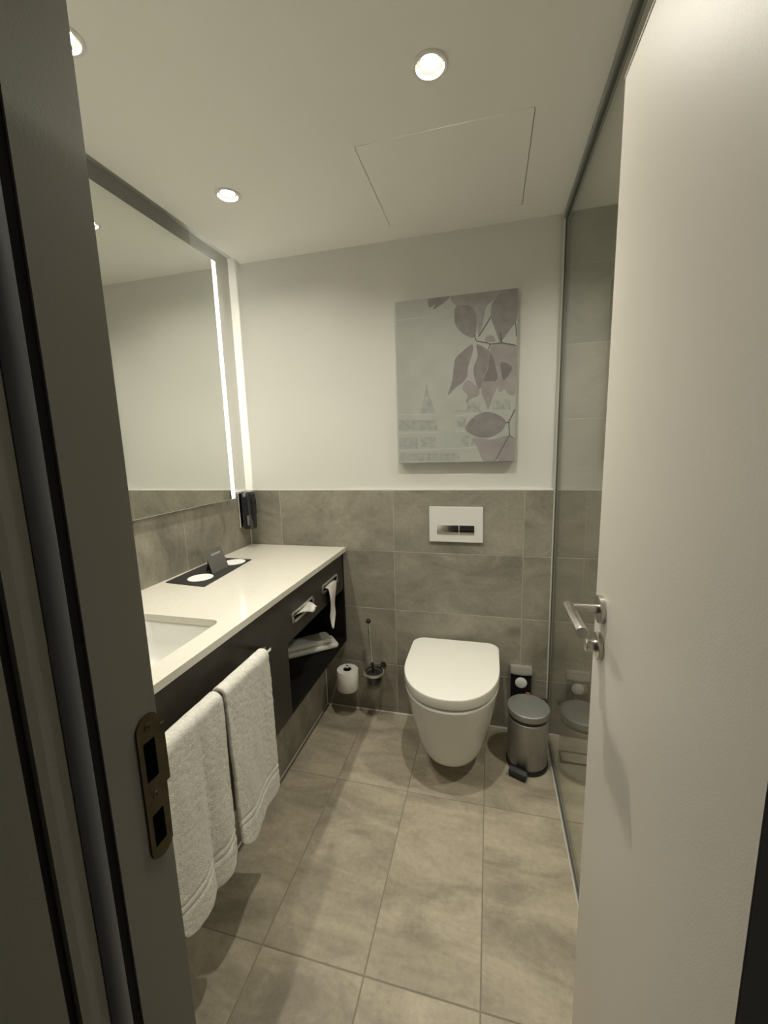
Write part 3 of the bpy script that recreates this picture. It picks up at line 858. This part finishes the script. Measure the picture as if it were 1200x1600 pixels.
BUILD= [[(0.258, 0.496), (0.273, 0.552), (0.305, 0.617), (0.332, 0.688), (0.203, 0.684), (0.238, 0.582)], [(0.008, 0.718), (0.348, 0.73), (0.348, 0.797), (0.006, 0.788)], [(0.01, 0.834), (0.178, 0.837), (0.176, 0.907), (0.008, 0.904)], [(0.201, 0.834), (0.336, 0.837), (0.336, 0.903), (0.199, 0.9)], [(0.01, 0.933), (0.541, 0.943), (0.541, 0.991), (0.008, 0.984)], [(0.508, 0.675), (0.723, 0.682), (0.723, 0.694), (0.508, 0.687)], [(0.52, 0.722), (0.594, 0.725), (0.596, 0.784), (0.52, 0.781)], [(0.553, 0.83), (0.623, 0.833), (0.623, 0.904), (0.553, 0.903)], [(0.605, 0.628), (0.711, 0.632), (0.711, 0.687), (0.605, 0.682)], [(0.814, 0.621), (0.959, 0.627), (0.959, 0.687), (0.816, 0.682)], [(0.639, 0.848), (0.697, 0.85), (0.697, 0.901), (0.639, 0.9)]]
LINES= [[(0.004, 0.685), (0.332, 0.697)], [(0.002, 0.804), (0.354, 0.805)], [(0.002, 0.917), (0.703, 0.91)], [(0.486, 0.71), (0.723, 0.702)], [(0.508, 0.805), (0.639, 0.803)], [(0.004, 0.109), (0.264, 0.104)]]

for i, p in enumerate(BUILD): inlay('printed_building', p, .3 + .02 * i, M['build'])
def stroke(name, pts, w, k, m):
    bm = B()
    L_, R_ = [], []
    for i, p in enumerate(pts):
        a, b = pts[max(0, i - 1)], pts[min(len(pts) - 1, i + 1)]
        dx, dy = (b[0] - a[0]) * .512, (b[1] - a[1]) * .699
        l = math.hypot(dx, dy); nx, ny = -dy / l, dx / l
        L_.append((p[0] + nx * w / .512, p[1] + ny * w / .699)); R_.append((p[0] - nx * w / .512, p[1] - ny * w / .699))
    rings = [[pq(*a, k), pq(*b, k), pq(*b, k - .5), pq(*a, k - .5)] for a, b in zip(L_, R_)]
    loft(bm, rings)
    return obj(name, bm, m, pic)
for i, p in enumerate(LINES): stroke('printed_line', p, .0022, 1.1 + .02 * i, M['bline'])
for i, (kind, p) in enumerate(LEAVES): inlay('printed_leaf', crom(p), 1.6 + .25 * i, M['leaf' + kind])
for i, p in enumerate(TWIGS): stroke('printed_twig', p, .0017, 6.6 + .1 * i, M['twig'])

# ------------------------------------------------------------------ flush plate
fp = thing('flush_plate', 'white flush plate with two chrome buttons above the toilet', 'flush plate', (1.03, 0, .93))
obj('plate', box(B(), .906, 1.152, -.012, -.0004, .930, 1.096, bevel=.0015, seg=2), M['plate'], fp)
for x0, x1 in ((.943, 1.042), (1.046, 1.113)):
    bm = B(); rings = []
    for k in range(7):
        t = k / 6; z = .968 + t * .042; b_ = .0035 * math.sin(PI * t)
        rings.append([(x0, -.0123, z), (x1, -.0123, z), (x1, -.0145 - b_, z), (x0, -.0145 - b_, z)])
    loft(bm, rings)
    obj('flush_button', bm, M['chrome'], fp, smooth=30)

# ------------------------------------------------------------------ wall-hung toilet
TX = 1.030
def dshape(a, yb, yf, rb=.05, flat=.45, n=26):
    """D outline: straight back with rounded corners, straight sides, round front"""
    ys_ = yb + (yf - yb) * flat
    pts = []
    for k in range(7):
        g = PI / 2 * k / 6
        pts.append((TX + a - rb + rb * math.sin(g) , yb - rb + rb * math.cos(g)))
    for k in range(1, 5): pts.append((TX + a, yb - rb + (ys_ - yb + rb) * k / 5))
    for k in range(n + 1):
        g = PI * k / n
        c, s = math.cos(g), math.sin(g)
        pts.append((TX + a * math.copysign(abs(c) ** .92, c), ys_ + (yf - ys_) * (abs(s) ** .92)))
    for k in range(4, 0, -1): pts.append((TX - a, yb - rb + (ys_ - yb + rb) * k / 5))
    for k in range(7):
        g = PI / 2 * (1 - k / 6)
        pts.append((TX - a + rb - rb * math.sin(g), yb - rb + rb * math.cos(g)))
    return pts
wc = thing('toilet', 'white wall-hung toilet with its lid closed under the flush plate', 'toilet', (TX, 0, .06))
bm = B(); rings = []
for a, yf, z, rb_ in ((.196, -.502, .398, .03), (.199, -.505, .395, .03), (.199, -.505, .388, .03), (.196, -.499, .37, .03), (.185, -.478, .30, .03), (.170, -.455, .22, .03), (.158, -.432, .15, .03), (.147, -.418, .11, .03), (.137, -.406, .088, .03), (.122, -.390, .075, .03), (.095, -.365, .068, .025), (.04, -.30, .066, .02)):
    rings.append([(p[0], p[1], z) for p in dshape(a, -.0006, yf, rb_)])
loft(bm, rings)
obj('bowl', bm, M['ceramic'], wc, smooth=50)
bm = B(); rings = []
for a, yf, z in ((.182, -.488, .3985), (.184, -.490, .3995), (.184, -.490, .406), (.182, -.488, .4076)):
    rings.append([(p[0], p[1], z) for p in dshape(a, -.03, yf, .045)])
loft(bm, rings)
obj('seat', bm, M['seatp'], wc, smooth=40)
bm = B(); rings = []
for s, z in ((.990, .4080), (.998, .4088), (1.0, .4105), (1.0, .4415), (.9985, .4450), (.995, .4475), (.989, .4488), (.975, .4492), (.5, .4495)):
    rings.append([(TX + (p[0] - TX) * s, -.26 + (p[1] + .26) * s, z) for p in dshape(.2, -.022, -.506, .055)])
loft(bm, rings)
obj('lid', bm, M['seatp'], wc, smooth=38)

# ------------------------------------------------------------------ spare toilet roll on a wall spindle
rh = thing('roll_holder', 'short chrome spindle on the wall carrying the spare roll, left of the brush', 'roll holder', (.488, 0, .15))
bm = B(); lathe(bm, (.488, -.0004, .150), [(.016, 0), (.016, -.006), (.012, -.008), (.0001, -.008)], 24, axis='y')
obj('rosette', bm, M['chrome'], rh, smooth=40)
bm = B(); tube(bm, [(.488, -.008, .150), (.488, -.062, .150), (.488, -.072, .153), (.488, -.076, .162), (.488, -.076, .283), (.488, -.076, .2845)], [.006, .006, .006, .007, .007, .005], 14)
obj('spindle', bm, M['chrome'], rh, smooth=40)
roll = thing('toilet_roll', 'spare white toilet roll standing on the wall spindle under the cabinet', 'toilet roll', (.488, -.076, .160))
bm = B(); lathe(bm, (.488, -.076, .160), [(.0215, 0), (.052, 0), (.0545, .003), (.0545, .102), (.052, .105), (.0215, .105), (.0215, 0)], 40, cap0=False, cap1=False)
obj('paper', bm, M['paper'], roll, smooth=40)
bm = B(); lathe(bm, (.488, -.076, .160), [(.0200, .001), (.0213, .001), (.0213, .104), (.0200, .104), (.0200, .001)], 32, cap0=False, cap1=False)
obj('core', bm, M['core'], roll, smooth=40)

# ------------------------------------------------------------------ toilet brush
tb_ = thing('toilet_brush', 'chrome handled toilet brush in a wall-mounted frosted glass cup', 'toilet brush', (.63, -.085, .19))
bc = (.630, -.080)
bm = B(); lathe(bm, (*bc, .19), [(.030, .0), (.036, .004), (.042, .03), (.048, .095), (.0455, .095), (.040, .03), (.033, .008), (.0001, .006)], 36)
obj('cup', bm, M['cup'], tb_, smooth=40)
bm = B(); lathe(bm, (*bc, .262), [(.0475, 0), (.051, .0), (.051, .012), (.0475, .012), (.0475, 0)], 36, cap0=False, cap1=False)
rg = obj('holder_ring', bm, M['satinc'], tb_, smooth=40)
bm = B(); box(bm, .651, .667, -.040, -.0004, .2615, .275, bevel=.002)
lathe(bm, (.659, -.0004, .268), [(.015, 0), (.015, -.006), (.012, -.008), (.0001, -.008)], 24, axis='y')
obj('wall_arm', bm, M['black'], rg, smooth=40)
h0, h1 = Vector((.629, -.082, .22)), Vector((.614, -.090, .530))
bm = B(); tube(bm, [h0.lerp(h1, .32), h0.lerp(h1, 1.0)], .0058, 14)
hd_ = obj('handle', bm, M['chrome'], tb_, smooth=40)
bm = B(); tube(bm, [h0.lerp(h1, .05), h0.lerp(h1, .33), h0.lerp(h1, .335)], [.007, .0072, .0062], 14)
obj('grip_sleeve', bm, M['black'], hd_, smooth=40)
bm = B(); bmesh.ops.create_uvsphere(bm, u_segments=18, v_segments=12, radius=.0125, matrix=Matrix.Translation(h1 + Vector((-.0005, 0, .010))))
obj('knob', bm, M['black'], hd_, smooth=60)
bm = B(); lathe(bm, (*bc, .20), [(.0001, .0), (.024, .004), (.033, .02), (.035, .05), (.030, .066), (.0001, .070)], 26)
for v in bm.verts:
    if v.co.z > .205:
        a = math.atan2(v.co.y - bc[1], v.co.x - bc[0]); s = 1 + .10 * math.sin(a * 13 + v.co.z * 300)
        v.co.x = bc[0] + (v.co.x - bc[0]) * s; v.co.y = bc[1] + (v.co.y - bc[1]) * s
obj('bristles', bm, M['black'], tb_, smooth=30)

# ------------------------------------------------------------------ hygiene bag dispenser on the wall
hg = thing('bag_dispenser', 'small black wall dispenser with a chrome top and white round opening, behind the bin', 'dispenser', (1.333, 0, .17))
hx0, hx1 = 1.287, 1.380
obj('body', box(B(), hx0, hx1, -.020, -.0004, .168, .312, bevel=.002, seg=2), M['black'], hg)
bm = B(); rings = []
for k in range(9):
    t = k / 8; x = hx0 - .001 + t * (hx1 - hx0 + .002); sag = .006 * math.sin(PI * t)
    rings.append([(x, -.0006, .3125), (x, -.0255, .308 - sag), (x, -.0255, .334), (x, -.0235, .3415), (x, -.0006, .3415)])
loft(bm, rings)
obj('chrome_hood', bm, M['satinc'], hg, smooth=30)
bm = B(); lathe(bm, (1.334, -.0202, .262), [(.0265, 0), (.0265, -.0012), (.025, -.0018), (.0001, -.0018)], 36, axis='y')
obj('opening', bm, M['disc'], hg, smooth=40)

# ------------------------------------------------------------------ pedal bin
BC = (1.351, -.203)
pb = thing('pedal_bin', 'small round steel pedal bin beside the glass, right of the toilet', 'bin', (*BC, 0))
bm = B(); lathe(bm, (*BC, 0), [(.083, .0005), (.0875, .002), (.0875, .016), (.0855, .019), (.084, .019)], 48)
obj('base_ring', bm, M['black'], pb, smooth=40)
bm = B(); lathe(bm, (*BC, 0), [(.083, .0195), (.0835, .021), (.0835, .224), (.080, .226), (.070, .226)], 56)
obj('drum', bm, M['satin'], pb, smooth=40)
bm = B(); lathe(bm, (*BC, 0), [(.070, .2265), (.0815, .2275), (.0815, .2405), (.070, .241)], 48)
obj('collar', bm, M['black'], pb, smooth=40)
bm = B(); lathe(bm, (*BC, 0), [(.072, .2415), (.0858, .2425), (.0868, .245), (.0868, .264), (.0862, .2668), (.0845, .2685), (.081, .2692), (.05, .2705), (.0001, .2710)], 56)
lid = obj('lid', bm, M['lidst'], pb, smooth=50)
# hinge tab at the back and the pedal at the front
bm = B(); box(bm, BC[0] + .055, BC[0] + .085, BC[1] + .062, BC[1] + .078, .245, .263, bevel=.003)
obj('hinge', bm, M['black'], lid)
bm = B(); box(bm, BC[0] - .004, BC[0] + .016, BC[1] + .0885, BC[1] + .094, .258, .272, bevel=.002)
tab = obj('tab', bm, M['red'], lid); tab['label'] = 'small red tab'
pd_ = Vector((-.40, -.92)).normalized(); pn = Vector((-pd_.y, pd_.x))
def pp(a, b, z): v = Vector(BC) + pd_ * a + pn * b; return (v.x, v.y, z)
bm = B(); rings = []
for a, z0_, z1_, w in ((.0885, .012, .036, .034), (.100, .010, .036, .037), (.118, .007, .027, .037), (.123, .007, .020, .035)):
    rings.append([pp(a, -w, z0_), pp(a, w, z0_), pp(a, w, z1_), pp(a, -w, z1_)])
loft(bm, rings)
bmesh.ops.bevel(bm, geom=list(bm.edges), offset=.0015, segments=1, affect='EDGES')
obj('pedal', bm, M['black'], pb)
